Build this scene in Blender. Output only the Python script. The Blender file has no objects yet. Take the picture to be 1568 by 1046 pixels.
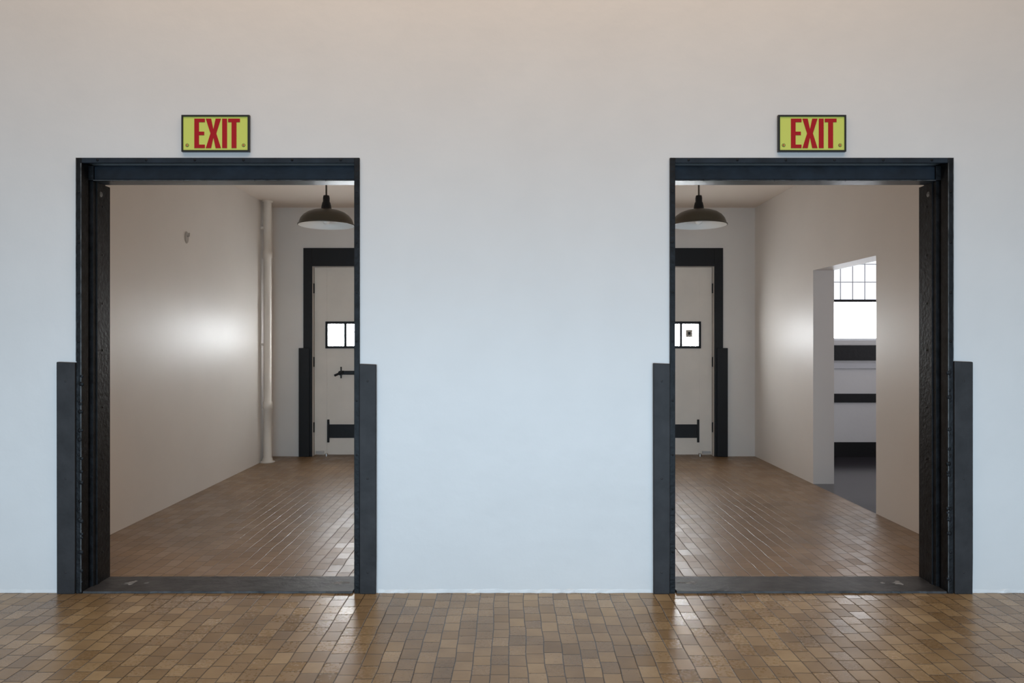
import bpy, bmesh, math, random
from mathutils import Vector
random.seed(3)
S=bpy.context.scene
try:
    S.view_settings.view_transform='Standard'; S.view_settings.look='None'
except Exception as e: print(e)

# ---------------- materials ----------------
def mat(name,col,rough=.5,metal=0,bump=0,bscale=30,var=0,vscale=5,emit=0,spec=.5,bdist=.01,coat=0):
    m=bpy.data.materials.new(name); m.use_nodes=True; n=m.node_tree.nodes; l=m.node_tree.links
    b=n['Principled BSDF']; b.inputs['Base Color'].default_value=(*col,1)
    b.inputs['Roughness'].default_value=rough; b.inputs['Metallic'].default_value=metal
    b.inputs['Specular IOR Level'].default_value=spec
    b.inputs['Coat Weight'].default_value=coat
    g=n.new('ShaderNodeNewGeometry')
    if var:
        t=n.new('ShaderNodeTexNoise'); t.inputs['Scale'].default_value=vscale; t.inputs['Detail'].default_value=6
        l.new(g.outputs['Position'],t.inputs['Vector'])
        r=n.new('ShaderNodeValToRGB'); r.color_ramp.elements[0].position=.3; r.color_ramp.elements[1].position=.7
        r.color_ramp.elements[0].color=(*[max(0,c*(1-var)) for c in col],1)
        r.color_ramp.elements[1].color=(*[min(1,c*(1+var)) for c in col],1)
        l.new(t.outputs['Fac'],r.inputs['Fac']); l.new(r.outputs['Color'],b.inputs['Base Color'])
    if bump:
        t=n.new('ShaderNodeTexNoise'); t.inputs['Scale'].default_value=bscale; t.inputs['Detail'].default_value=5
        l.new(g.outputs['Position'],t.inputs['Vector'])
        bp=n.new('ShaderNodeBump'); bp.inputs['Strength'].default_value=bump; bp.inputs['Distance'].default_value=bdist
        l.new(t.outputs['Fac'],bp.inputs['Height']); l.new(bp.outputs['Normal'],b.inputs['Normal'])
    if emit:
        b.inputs['Emission Color'].default_value=(*col,1); b.inputs['Emission Strength'].default_value=emit
    return m

def block_floor(name,dark,mid,light,rough,w=.085,L=.12,tilt=1.6,jc=.3,fg=.25,bv=.28):
    m=bpy.data.materials.new(name); m.use_nodes=True; n=m.node_tree.nodes; l=m.node_tree.links
    b=n['Principled BSDF']
    g=n.new('ShaderNodeNewGeometry'); s=n.new('ShaderNodeSeparateXYZ')
    wn=n.new('ShaderNodeTexNoise'); wn.inputs['Scale'].default_value=2.5; l.new(g.outputs['Position'],wn.inputs['Vector'])
    wm=n.new('ShaderNodeVectorMath'); wm.operation='MULTIPLY_ADD'; wm.inputs[1].default_value=(.03,.03,0)
    l.new(wn.outputs['Color'],wm.inputs[0]); l.new(g.outputs['Position'],wm.inputs[2])
    l.new(wm.outputs[0],s.inputs[0])
    def M(op,a,b_=None,c=None):
        x=n.new('ShaderNodeMath'); x.operation=op
        for i,v in enumerate((a,b_,c)):
            if v is None: continue
            if isinstance(v,(int,float)): x.inputs[i].default_value=v
            else: l.new(v,x.inputs[i])
        return x.outputs[0]
    xs=M('DIVIDE',s.outputs['X'],w); col=M('FLOOR',xs); fx=M('FRACT',xs)
    w1=n.new('ShaderNodeTexWhiteNoise'); w1.noise_dimensions='1D'; l.new(col,w1.inputs['W'])
    Lc=M('MULTIPLY_ADD',w1.outputs['Value'],.03,L-.015)
    ys=M('ADD',M('DIVIDE',s.outputs['Y'],Lc),M('MULTIPLY',w1.outputs['Value'],7.3))
    row=M('FLOOR',ys); fy=M('FRACT',ys)
    cv=n.new('ShaderNodeCombineXYZ'); l.new(col,cv.inputs[0]); l.new(row,cv.inputs[1])
    w2=n.new('ShaderNodeTexWhiteNoise'); w2.noise_dimensions='2D'; l.new(cv.outputs[0],w2.inputs['Vector'])
    sc=n.new('ShaderNodeSeparateColor'); l.new(w2.outputs['Color'],sc.inputs[0])
    ex=M('MULTIPLY',M('MINIMUM',fx,M('SUBTRACT',1,fx)),w)
    ey=M('MULTIPLY',M('MINIMUM',fy,M('SUBTRACT',1,fy)),L)
    e=M('MINIMUM',ex,ey)
    mr=n.new('ShaderNodeMapRange'); mr.inputs['From Min'].default_value=.0004; mr.inputs['From Max'].default_value=.0035; l.new(e,mr.inputs['Value'])
    big=n.new('ShaderNodeTexNoise'); big.inputs['Scale'].default_value=2.2; big.inputs['Detail'].default_value=7; big.inputs['Roughness'].default_value=.6; l.new(g.outputs['Position'],big.inputs['Vector'])
    fine=n.new('ShaderNodeTexNoise'); fine.inputs['Scale'].default_value=60; fine.inputs['Detail'].default_value=6; l.new(g.outputs['Position'],fine.inputs['Vector'])
    pw=M('POWER',w2.outputs['Value'],1.6)
    # v = base + block variation + big patches + fine grain
    v=M('ADD',M('MULTIPLY_ADD',pw,bv,(.28-bv)*.4),M('ADD',M('MULTIPLY',big.outputs['Fac'],.80),M('MULTIPLY_ADD',fine.outputs['Fac'],fg,(.25-fg)*.5)))
    r=n.new('ShaderNodeValToRGB'); E=r.color_ramp.elements
    E[0].position=.3; E[0].color=(*dark,1); E[1].position=.92; E[1].color=(*light,1)
    k=E.new(.62); k.color=(*mid,1)
    l.new(v,r.inputs['Fac'])
    mx=n.new('ShaderNodeMix'); mx.data_type='RGBA'; mx.inputs[6].default_value=(dark[0]*jc,dark[1]*jc,dark[2]*jc,1)
    l.new(r.outputs['Color'],mx.inputs[7]); l.new(mr.outputs['Result'],mx.inputs[0])
    l.new(mx.outputs[2],b.inputs['Base Color'])
    rr=M('MULTIPLY_ADD',fine.outputs['Fac'],.2,rough-.1)
    rr=M('ADD',rr,M('MULTIPLY',sc.outputs[2],.12)); l.new(rr,b.inputs['Roughness'])
    tx=M('MULTIPLY',fx,M('MULTIPLY',M('SUBTRACT',sc.outputs[0],.5),tilt))
    ty=M('MULTIPLY',fy,M('MULTIPLY',M('SUBTRACT',sc.outputs[1],.5),tilt*1.3))
    h=M('ADD',mr.outputs['Result'],M('ADD',tx,ty))
    bp=n.new('ShaderNodeBump'); bp.inputs['Strength'].default_value=.7; bp.inputs['Distance'].default_value=.0018
    l.new(h,bp.inputs['Height']); l.new(bp.outputs['Normal'],b.inputs['Normal'])
    return m

PAINT=mat('painted_plaster_white',(.755,.75,.745),.42,bump=.25,bscale=9,bdist=.01,var=.02,vscale=3)
PAINTG=mat('semi_gloss_plaster',(.73,.68,.63),.47,bump=.14,bscale=6,bdist=.01,var=.02,vscale=2,spec=.8)
CEIL=mat('ceiling_plaster',(.72,.63,.55),.7,bump=.1,bscale=8)
DOORP=mat('cream_door_paint',(.75,.68,.60),.5,bump=.1,bscale=20,var=.04,vscale=4)
METAL=mat('black_painted_steel',(.008,.009,.011),.5,bump=.7,bscale=45,bdist=.005,var=.7,vscale=18,spec=.24)
METALB=mat('blue_black_beam_paint',(.012,.020,.031),.36,bump=.3,bscale=25,bdist=.004,var=.5,vscale=7,spec=.45)
GLINT=mat('worn_steel_lip',(.07,.075,.078),.4,bump=.6,bscale=50,bdist=.004,var=.8,vscale=20)  # lighter grey paints in the highlight along the steel edges
GUARD=mat('grey_guard_paint',(.031,.030,.032),.55,bump=.35,bscale=35,bdist=.003,var=.25,vscale=10,spec=.28)
SILL=mat('worn_threshold',(.045,.044,.046),.5,bump=.6,bscale=25,bdist=.006,var=.5,vscale=9,spec=.4)
CHIP=mat('bare_concrete_chip',(.24,.24,.24),.7,bump=.5,bscale=60,var=.6,vscale=30)
BLACK=mat('black_trim_paint',(.008,.008,.009),.45,bump=.2,bscale=30,spec=.3)
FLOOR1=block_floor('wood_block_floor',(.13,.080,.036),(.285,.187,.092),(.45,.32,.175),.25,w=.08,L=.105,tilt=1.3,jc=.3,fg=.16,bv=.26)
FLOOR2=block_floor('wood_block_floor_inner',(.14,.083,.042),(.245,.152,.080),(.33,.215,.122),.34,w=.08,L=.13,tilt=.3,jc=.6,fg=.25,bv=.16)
DARKFLOOR=mat('dark_glossy_floor',(.038,.034,.042),.16,bump=.05,bscale=5)
GREEN=mat('photoluminescent_panel',(.66,.74,.15),.4)
RED=mat('red_sign_letters',(.42,.008,.014),.45,spec=.3)
SGNF=mat('black_sign_frame',(.012,.013,.012),.4)
SHADE=mat('brown_enamel_shade',(.06,.047,.030),.35)
SHADEI=mat('white_enamel_inner',(.78,.78,.76),.4)
SKYP=mat('bright_sky_pane',(.93,.97,1),.2,emit=40)
SKYW=mat('bright_lower_pane',(.93,.96,1),.2,emit=7)
SKYU=mat('wired_upper_pane',(.84,.90,.96),.3,emit=1.0)
MUNT=mat('muntin_paint',(.62,.63,.66),.5)
PAPER=mat('notice_sticker',(.5,.45,.38),.7)
NICK=mat('nickel',(.6,.58,.55),.3,metal=1)

# ---------------- mesh builder ----------------
class MB:
    def __init__(s): s.v=[];s.f=[];s.m=[];s.sm=[];s.mats=[]
    def mi(s,m):
        if m not in s.mats: s.mats.append(m)
        return s.mats.index(m)
    def poly(s,vs,fs,m,smooth=False):
        o=len(s.v); s.v+=[tuple(v) for v in vs]
        k=s.mi(m)
        for f in fs: s.f.append([i+o for i in f]); s.m.append(k); s.sm.append(smooth)
    def box(s,x0,x1,y0,y1,z0,z1,m):
        x0,x1=sorted((x0,x1));y0,y1=sorted((y0,y1));z0,z1=sorted((z0,z1))
        vs=[(x0,y0,z0),(x1,y0,z0),(x1,y1,z0),(x0,y1,z0),(x0,y0,z1),(x1,y0,z1),(x1,y1,z1),(x0,y1,z1)]
        s.poly(vs,[(0,3,2,1),(4,5,6,7),(0,1,5,4),(1,2,6,5),(2,3,7,6),(3,0,4,7)],m)
    def prismY(s,pts,y0,y1,m):
        k=len(pts)
        vs=[(x,y0,z) for x,z in pts]+[(x,y1,z) for x,z in pts]
        fs=[list(range(k)),list(range(2*k-1,k-1,-1))]+[(i,i+k,(i+1)%k+k,(i+1)%k) for i in range(k)]
        s.poly(vs,fs,m)
    def lathe(s,cx,cy,prof,m,n=40):
        vs=[];fs=[]
        for r,z in prof:
            for i in range(n):
                a=2*math.pi*i/n; vs.append((cx+r*math.cos(a),cy+r*math.sin(a),z))
        for j in range(len(prof)-1):
            for i in range(n):
                fs.append((j*n+i,j*n+(i+1)%n,(j+1)*n+(i+1)%n,(j+1)*n+i))
        s.poly(vs,fs,m,True)
    def dome(s,c,r,axis,m,n=12,rings=4,h=.6):
        a=Vector(axis).normalized(); t=a.orthogonal().normalized(); b=a.cross(t); c=Vector(c)
        vs=[];fs=[]
        for j in range(rings):
            ph=j/rings*math.pi/2
            for i in range(n):
                th=2*math.pi*i/n
                vs.append(c+ (t*math.cos(th)+b*math.sin(th))*r*math.cos(ph)+a*r*h*math.sin(ph))
        vs.append(c+a*r*h)
        for j in range(rings-1):
            for i in range(n): fs.append((j*n+i,j*n+(i+1)%n,(j+1)*n+(i+1)%n,(j+1)*n+i))
        for i in range(n): fs.append(((rings-1)*n+i,(rings-1)*n+(i+1)%n,rings*n))
        s.poly(vs,fs,m,True)
    def cyl(s,p0,p1,r,m,n=20):
        p0=Vector(p0);p1=Vector(p1);a=(p1-p0).normalized();t=a.orthogonal().normalized();b=a.cross(t)
        vs=[p+(t*math.cos(2*math.pi*i/n)+b*math.sin(2*math.pi*i/n))*r for p in(p0,p1) for i in range(n)]
        s.poly(vs,[(i,(i+1)%n,n+(i+1)%n,n+i) for i in range(n)],m,True)
        s.poly(vs,[list(range(n))[::-1],list(range(n,2*n))],m)
    def build(s,name,bevel=0,parent=None):
        xs=[v[0] for v in s.v];ys=[v[1] for v in s.v];zs=[v[2] for v in s.v]
        o=Vector(((min(xs)+max(xs))/2,(min(ys)+max(ys))/2,min(zs)))
        me=bpy.data.meshes.new(name); me.from_pydata([tuple(Vector(v)-o) for v in s.v],[],s.f)
        for m in s.mats: me.materials.append(m)
        for i,p in enumerate(me.polygons): p.material_index=s.m[i]; p.use_smooth=s.sm[i]
        me.update()
        bm=bmesh.new(); bm.from_mesh(me); bmesh.ops.recalc_face_normals(bm,faces=bm.faces); bm.to_mesh(me); bm.free()
        ob=bpy.data.objects.new(name,me); ob.location=o; S.collection.objects.link(ob)
        if bevel:
            b=ob.modifiers.new('bevel','BEVEL'); b.width=bevel; b.segments=2; b.limit_method='ANGLE'; b.angle_limit=math.radians(40)
        return ob

T=.24
YB=4.75
CZ=3.03
OL=(-2.412,-.85); OR=(.88,2.442); OZ=2.415
w=MB()
for a,b in((-7,OL[0]),(OL[1],OR[0]),(OR[1],7)): w.box(a,b,0,T,0,4.8,PAINT)
for a,b in(OL,OR): w.box(a,b,0,T,OZ,4.8,PAINT)
w.build('wall_front')
rr=random.Random(8)
for nm,a,b in(('left',-7,-2.53),('front',-.745,.775),('right',2.56,7)):
    w=MB()
    N=int((b-a)/.035)
    top=[(a+(b-a)*i/N,.009+.007*rr.random()) for i in range(N+1)]
    vs=[];fs=[]
    for x,z in top:
        y=-.0015-.007*rr.random()**2
        vs+=[(x,y,.0005),(x,y*.6,z),(x,-.0003,z+.008)]
    for i in range(N):
        j=3*i; fs+=[(j,j+3,j+4,j+1),(j+1,j+4,j+5,j+2)]
    w.poly(vs,fs,PAINT)
    w.build('baseboard_'+nm)  # ragged plaster edge at the wall foot, not a fitted board
f=MB(); f.box(-7,7,-9,0.0,-.1,0,FLOOR1)
f.build('floor')
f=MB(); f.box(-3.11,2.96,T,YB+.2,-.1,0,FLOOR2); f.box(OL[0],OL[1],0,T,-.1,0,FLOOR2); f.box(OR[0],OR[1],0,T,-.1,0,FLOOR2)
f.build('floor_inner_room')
f=MB(); f.box(2.96,5.8,T,YB+.2,-.1,0,DARKFLOOR); f.build('floor_side_room')
c=MB(); c.box(-3.11,5.8,T,YB+.2,CZ,CZ+.15,CEIL); c.build('ceiling')
w=MB(); w.box(-3.11,-2.91,T,YB+.2,0,CZ,PAINTG); w.build('wall_left')
RX=2.96; oy0,oy1,oz=1.84,3.06,2.1
w=MB(); w.box(RX,3.165,T,oy0,0,CZ,PAINTG); w.box(RX,3.165,oy1,YB,0,CZ,PAINTG); w.box(RX,3.165,oy0,oy1,oz,CZ,PAINTG); w.build('wall_right')
w=MB(); w.box(5.6,5.8,T,YB+.2,0,CZ,PAINT); w.build('wall_side_room')
w=MB(); w.box(-.06,.06,T,YB,0,CZ,PAINTG); w.build('wall_partition')
DL=(-2.43,-1.41); DR=(1.44,2.46); DZ=2.315
WX=(3.86,4.96); WZ=(1.41,2.72)
w=MB()
w.box(-2.91,DL[0],YB,YB+.2,0,CZ,PAINTG); w.box(DL[1],DR[0],YB,YB+.2,0,CZ,PAINTG)
w.box(DR[1],WX[0],YB,YB+.2,0,CZ,PAINTG)
w.box(*DL,YB,YB+.2,DZ,CZ,PAINTG); w.box(*DR,YB,YB+.2,DZ,CZ,PAINTG)
w.box(WX[0],WX[1],YB,YB+.2,0,WZ[0],PAINT); w.box(WX[0],WX[1],YB,YB+.2,WZ[1],CZ,PAINT); w.box(WX[1],5.6,YB,YB+.2,0,CZ,PAINT)
w.build('wall_back')
t=MB(); t.box(3.165,5.6,YB-.02,YB,0,.175,BLACK); t.build('baseboard_back',.003)
t=MB(); t.box(3.165,5.6,YB-.05,YB,1.17,1.355,BLACK); t.box(3.165,5.6,YB-.035,YB,1.07,1.14,MUNT); t.build('trim_1',.004)
t=MB(); t.box(3.165,5.6,YB-.03,YB,.66,.765,BLACK); t.build('trim_2',.004)
w=MB(); x0,x1=WX; z0,z1=WZ; ya,yb=YB+.05,YB+.09
w.box(x0,x0+.035,ya,yb+.03,z0,z1,MUNT); w.box(x1-.035,x1,ya,yb+.03,z0,z1,MUNT)
w.box(x0+.035,x1-.035,ya,yb+.03,z0,z0+.03,MUNT); w.box(x0+.035,x1-.035,ya,yb+.03,z1-.04,z1,MUNT)
w.box(x0+.035,x1-.035,ya,yb+.03,1.885,1.915,BLACK)
k=x0+.18
while k<x1-.05:
    w.box(k-.005,k+.005,yb-.006,yb,1.915,z1-.04,MUNT); k+=.15
for z in(2.13,2.35,2.55): w.box(x0+.035,x1-.035,yb-.008,yb,z-.005,z+.005,MUNT)
w.box(x0+.035,x1-.035,yb,yb+.01,z0+.03,1.885,SKYW); w.box(x0+.035,x1-.035,yb,yb+.01,1.915,z1-.04,SKYU)
w.build('window_1')

# ---------------- front door frames ----------------
def frame(right):
    s=-1 if right else 1; off=.03 if right else 0
    X=lambda x: s*x+off
    m=MB()
    def B(x0,x1,y0,y1,z0,z1,mt): m.box(X(x0),X(x1),y0,y1,z0,z1,mt)
    B(-2.418,-2.388,-.014,.006,0,2.42,METAL)
    B(-.876,-.847,-.014,.006,0,2.42,METAL)
    B(-2.388,-.876,-.014,.006,2.392,2.42,METALB)
    B(-2.394,-2.388,.006,.05,0,2.39,METAL)
    B(-2.420,-2.4155,-.017,-.014,1.29,2.42,GLINT)
    B(-2.394,-2.3885,-.0165,-.014,.01,2.39,GLINT)
    B(-2.410,-2.400,.006,T,0,2.41,METAL)
    B(-.868,-.852,.006,T,0,2.41,METAL)
    B(-2.400,-2.374,.072,T+.004,.005,2.31,METAL)
    B(-2.400,-2.366,.10,.125,.005,2.31,METAL)
    B(-.884,-.868,.08,T+.004,.005,2.31,METAL)
    B(-2.40,-.868,.085,.16,2.312,2.40,METALB)
    B(-2.36,-.868,.06,.085,2.318,2.388,METALB)
    B(-2.36,-.868,.05,.16,2.306,2.314,METALB)
    B(-2.36,-.868,.046,.05,2.306,2.311,GLINT)  # pale strip painted as the highlight line under the beam
    B(-2.400,-2.36,.05,.085,2.31,2.39,METAL)
    B(-2.40,-.868,.16,T,2.40,2.412,METAL)
    for z in (.18,.42,.72,1.02,1.35,1.62,1.9,2.18):
        m.dome((X(-2.374),.165,z),.008,(s,0,0),METAL,h=.4)
        m.dome((X(-2.404),-.014,z+.05),.007,(0,-1,0),METAL)
        m.dome((X(-.862),-.014,z+.05),.006,(0,-1,0),METAL,h=.4)
    for i in range(6):
        m.dome((X(-2.3+i*.27),-.014,2.407),.007,(0,-1,0),METAL)
    for i in range(4):
        m.dome((X(-2.25+i*.4),.05,2.31),.006,(0,-1,0),METAL)
    for i in range(26):
        z=.05+random.random()*1.2
        m.dome((X(-2.40+random.random()*.012),-.012,z),.006+random.random()*.01,(0,-1,0),METAL,h=.5,n=7)
    m.dome((X(-2.374),.15,2.25),.016,(s,0,0),CHIP,h=.15)
    tb=m; xa,xb=sorted((X(-2.385),X(-.885)))
    N=40; r=random.Random(5)
    front=[(xa+(xb-xa)*i/N, -.004-.006*r.random()) for i in range(N+1)]
    back=[(xa+(xb-xa)*i/N, T+.002+.006*r.random()) for i in range(N+1)]
    vs=[(x,y,.012) for x,y in front]+[(x,y,.012) for x,y in back]+[(x,y-.004,0.0005) for x,y in front]+[(x,y+.004,.0005) for x,y in back]
    K=N+1; fs=[]
    for i in range(N): fs+= [(i,i+1,K+i+1,K+i),(2*K+i,2*K+i+1,i+1,i),(K+i,K+i+1,3*K+i+1,3*K+i),(2*K+i,3*K+i,3*K+i+1,2*K+i+1)]
    fs+=[(0,K,3*K,2*K),(N,2*K+N,3*K+N,K+N)]
    tb.poly(vs,fs,SILL)
    for cx,q in((X(-2.19),1),(X(-1.0),.8),(X(-2.10),.4),(X(-.95),.5)):
        n=14
        pts=[(cx+ .034*q*math.cos(a)*(.5+r.random()), .13+.03*q*math.sin(a)*(.5+r.random())) for a in [i*2*math.pi/n for i in range(n)]]
        vs=[(x,y,.0126) for x,y in pts]+[(x,y,.011) for x,y in pts]
        tb.poly(vs,[list(range(n))]+[(i,(i+1)%n,n+(i+1)%n,n+i) for i in range(n)],CHIP)
    m.build('door_frame',.0025)
    for a,b,h in((-2.524,-2.421,1.287),(-.846,-.753,1.276)):
        g=MB()
        if right: h+=.004
        xa,xb=sorted((X(a),X(b)))
        pts=[(xa+.002,0),(xb-.002,0),(xb,.2),(xb,h-.004),(xa,h),(xa+.001,.5)]
        g.prismY(pts,-.022,-.0005,GUARD)
        for z in(.12,.64,1.18): g.dome(((xa+xb)/2,-.022,z),.006,(0,-1,0),GUARD,h=.3)
        g.build('corner_guard',.004)
frame(False); frame(True)

# ---------------- exit signs ----------------
def sign(px):
    k=275.; X=lambda p:(p-784)/k; Z=lambda q:1.4+(523-q)/k
    x0=X(px);x1=X(px+103.5);z0=Z(233.5);z1=Z(177.5)
    m=MB(); t=.009
    m.box(x0,x1,-.012,-.0005,z0,z1,SGNF)
    m.box(x0,x0+t,-.019,-.012,z0,z1,SGNF);m.box(x1-t,x1,-.019,-.012,z0,z1,SGNF)
    m.box(x0+t,x1-t,-.019,-.012,z0,z0+t,SGNF);m.box(x0+t,x1-t,-.019,-.012,z1-t,z1,SGNF)
    m.box(x0+t,x1-t,-.0145,-.012,z0+t,z1-t,GREEN)
    ya,yb=-.0165,-.0146
    zt,zb=Z(183),Z(228); s=5.4/k
    def R(a,b,c,d): m.box(X(px+a),X(px+b),ya,yb,c,d,RED)
    zm=(zt+zb)/2
    R(19.5,26.5,zb,zt)
    R(26.5,35.5,zt-s,zt); R(26.5,34.5,zm-s/2,zm+s/2); R(26.5,35.5,zb,zb+s)
    a0,a1=X(px+37),X(px+60); sw=8.0/k
    cx=(a0+a1)/2
    m.prismY([(a0,zb),(a0+sw,zb),(cx,zm-.022),(a1-sw,zb),(a1,zb),(cx+sw*.55,zm),(a1,zt),(a1-sw,zt),(cx,zm+.022),(a0+sw,zt),(a0,zt),(cx-sw*.55,zm)],ya,yb,RED)
    R(62,69.3,zb,zt)
    R(71,89,zt-s,zt); R(76.3,83.7,zb,zt-s)
    for c in(px+8.5,px+94.5):
        m.cyl((X(c),-.0158,Z(223.5)),(X(c),-.0146,Z(223.5)),.0095,SGNF,20)
        m.cyl((X(c),-.0166,Z(223.5)),(X(c),-.0158,Z(223.5)),.0070,GREEN,20)
        m.box(X(c)-.004,X(c)+.003,-.0172,-.0166,Z(223.5)-.004,Z(223.5)+.004,RED)
    m.build('exit_sign')
sign(280); sign(1190)

# ---------------- back doors ----------------
def backdoor(right,idx):
    s=-1 if right else 1; off=.03 if right else 0
    X=lambda x: s*x+off
    m=MB()
    def B(x0,x1,y0,y1,z0,z1,mt): m.box(X(x0),X(x1),y0,y1,z0,z1,mt)
    l,r=-2.418,-1.422; wl,wr,wz0,wz1=-2.265,-1.565,1.335,1.625
    y0,y1=YB+.05,YB+.10
    B(l,wl,y0,y1,.015,DZ-.01,DOORP); B(wr,r,y0,y1,.015,DZ-.01,DOORP)
    B(wl,wr,y0,y1,.015,wz0,DOORP); B(wl,wr,y0,y1,wz1,DZ-.01,DOORP)
    B(wl-.018,wl+.012,y0-.015,y0+.03,wz0-.02,wz1+.02,BLACK);B(wr-.012,wr+.018,y0-.015,y0+.03,wz0-.02,wz1+.02,BLACK)
    B(wl,wr,y0-.015,y0+.03,wz0-.02,wz0+.010,BLACK);B(wl,wr,y0-.015,y0+.03,wz1-.010,wz1+.02,BLACK)
    for q in(-2.04,-1.80): B(q-.015,q+.015,y0-.01,y0+.03,wz0,wz1,BLACK)
    B(wl,wr,y0+.03,y0+.04,wz0,wz1,SKYP)
    if right: B(-2.185,-2.105,y0+.018,y0+.029,1.455,1.545,PAPER); B(-2.16,-2.13,y0+.014,y0+.018,1.483,1.517,BLACK)
    B(-2.262,-2.236,y0-.014,y0,.165,.445,BLACK); B(-2.236,-1.60,y0-.01,y0,.22,.385,BLACK); B(-1.60,-1.575,y0-.014,y0,.165,.445,BLACK)
    for zz in(.19,.42): m.dome((X(-2.249),y0-.014,zz),.008,(0,-1,0),BLACK)
    if not right:
        B(-2.09,-1.80,y0-.03,y0,.995,1.04,BLACK)
        m.cyl((X(-2.09),y0-.06,1.015),(X(-2.09),y0,1.015),.028,BLACK)
        m.cyl((X(-2.16),y0-.055,.985),(X(-2.05),y0-.055,1.035),.014,BLACK)
        B(-2.10,-2.085,y0-.012,y0,.95,1.09,BLACK)
    else:
        B(-1.62,-1.56,y0-.03,y0,.95,1.06,BLACK)
    for zz in(.35,1.15,2.05):
        m.cyl((X(-2.425),y0-.008,zz-.06),(X(-2.425),y0-.008,zz+.06),.009,BLACK,12)
    B(-2.40,-2.30,y0-.02,y0,.03,.06,NICK)
    m.cyl((X(-2.26),y0-.05,.0),(X(-2.26),y0-.05,.035),.018,NICK)
    m.build('door_%d'%idx,.002)
    f=MB()
    def F(x0,x1,y0,y1,z0,z1): f.box(X(x0),X(x1),y0,y1,z0,z1,BLACK)
    F(-2.537,-2.431,YB-.02,YB-.0005,0,2.537); F(-1.409,-1.303,YB-.02,YB-.0005,0,2.537); F(-2.431,-1.409,YB-.02,YB-.0005,2.315,2.537)
    F(-2.588,-2.46,YB-.04,YB-.02,0,1.32); F(-1.38,-1.252,YB-.04,YB-.02,0,1.32)
    for i in range(9): f.dome((X(-2.45),YB-.02,1.4+i*.12),.007,(0,-1,0),BLACK)
    F(-2.588,-2.5375,YB-.02,YB-.0005,0,1.32); F(-1.3025,-1.252,YB-.02,YB-.0005,0,1.32)
    f.build('trim_%d'%(idx+2),.003)
backdoor(False,1); backdoor(True,2)

# ---------------- pendant lamps ----------------
for cx in(-1.68,1.69):
    m=MB(); cy=2.5
    m.lathe(cx,cy,[(0,CZ),(.055,CZ),(.055,CZ-.012),(.03,CZ-.03),(.009,CZ-.035)],SHADE)
    m.lathe(cx,cy,[(.008,CZ-.03),(.008,2.72)],SHADE,16)
    m.lathe(cx,cy,[(.008,2.725),(.026,2.72),(.03,2.70),(.03,2.665),(.036,2.655),(.044,2.62),(.046,2.60),(.06,2.592)],BLACK,32)
    m.lathe(cx,cy,[(.04,2.597),(.075,2.592),(.12,2.583),(.165,2.566),(.203,2.54),(.228,2.508),(.240,2.475),(.243,2.462),(.252,2.458),(.252,2.45),(.246,2.449)],SHADE,64)
    m.lathe(cx,cy,[(.246,2.449),(.238,2.458),(.234,2.475),(.222,2.504),(.197,2.534),(.16,2.56),(.118,2.577),(.05,2.588),(0,2.59)],SHADEI,64)
    m.lathe(cx,cy,[(.03,2.59),(.03,2.55),(.02,2.545)],BLACK,24)
    m.lathe(cx,cy,[(.014,2.548),(.018,2.53),(.033,2.50),(.034,2.485),(.025,2.465),(0,2.458)],SHADEI,24)
    m.build('pendant_lamp')

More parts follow.
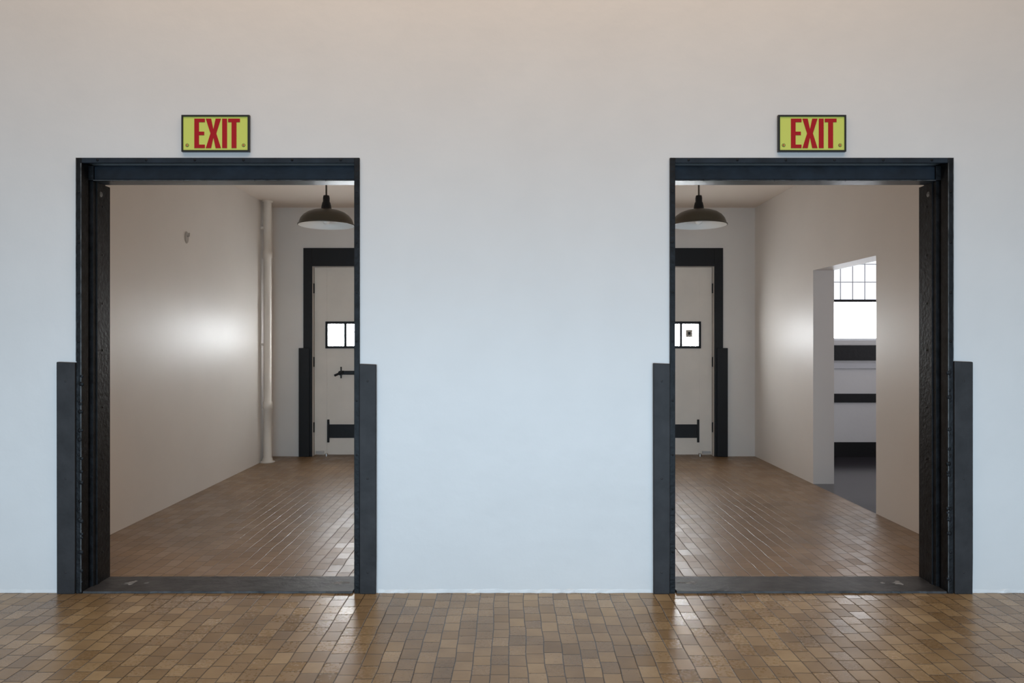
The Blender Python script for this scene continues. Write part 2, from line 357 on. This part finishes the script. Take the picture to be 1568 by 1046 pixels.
# ---------------- wall pipe ----------------
m=MB(); cx,cy=-2.835,4.33; r=.045
m.lathe(cx,cy,[(0,0),(.085,0),(.085,.012),(.06,.02),(.055,.05),(r,.055),(r,.62),(r+.008,.625),(r+.008,.70),(r,.705),(r,2.36),(r+.008,2.365),(r+.008,2.44),(r,2.445),(r,CZ-.02),(.06,CZ-.015),(.06,CZ)],DOORP,32)
for z in(1.35,2.7): m.box(-2.909,-2.86,cy-.015,cy+.015,z,z+.03,DOORP)
m.build('wall_pipe')
m=MB()
pts=[(.035*math.cos(i*math.pi/8),.055*math.sin(i*math.pi/8)) for i in range(16)]
vs=[(-2.9095,2.42+a,2.33+b) for a,b in pts]+[(-2.902,2.42+a*.9,2.33+b*.9) for a,b in pts]
HK=mat('hook_plate_paint',(.46,.42,.385),.5)
m.poly(vs,[list(range(16,32)),list(range(16))[::-1]]+[(i,(i+1)%16,16+(i+1)%16,16+i) for i in range(16)],HK)
m.cyl((-2.903,2.42,2.34),(-2.885,2.42,2.34),.006,HK,10); m.cyl((-2.885,2.42,2.34),(-2.885,2.42,2.37),.006,HK,10)
m.build('wall_hook')

# ---------------- lights ----------------
def area(name,loc,target,sx,sy,power,col,spread=180):
    L=bpy.data.lights.new(name,'AREA'); L.shape='RECTANGLE'; L.size=sx; L.size_y=sy; L.energy=power; L.color=col; L.spread=math.radians(spread)
    o=bpy.data.objects.new(name,L); o.location=loc
    o.rotation_euler=(Vector(target)-Vector(loc)).to_track_quat('-Z','Y').to_euler(); S.collection.objects.link(o)
area('hall_window_light',(0,-5.8,.80),(0,0,.5),10,1.5,88,(.55,.79,1),72)
area('hall_ceiling_bounce_light',(0,-1.7,5.3),(0,0,2.4),7,1.6,104,(1,.73,.51))
area('partition_wall_light_a',(-.08,2.3,1.3),(-3,2.3,1.2),3.2,1.4,11,(1,.84,.69))  # added warm fill for the left inner room, no lamp on the partition
area('partition_wall_light_b',(.08,2.3,1.3),(3,2.3,1.2),3.2,1.4,11,(1,.84,.69))  # same added fill for the right inner room
area('side_room_window_light',(5.55,2.4,1.6),(3,2.4,1.5),3.0,1.6,22,(.90,.90,1))  # added cool fill to brighten the side room, no window in this wall
W=bpy.data.worlds.new('world'); S.world=W; W.use_nodes=True
W.node_tree.nodes['Background'].inputs[0].default_value=(1,.965,.93,1)
W.node_tree.nodes['Background'].inputs[1].default_value=.22

cam=bpy.data.cameras.new('camera'); co=bpy.data.objects.new('camera',cam); S.collection.objects.link(co)
co.location=(0,-4,1.4); co.rotation_euler=(math.radians(90),0,0); cam.sensor_width=36; cam.lens=36*1100/1568.; cam.clip_start=.05
S.camera=co
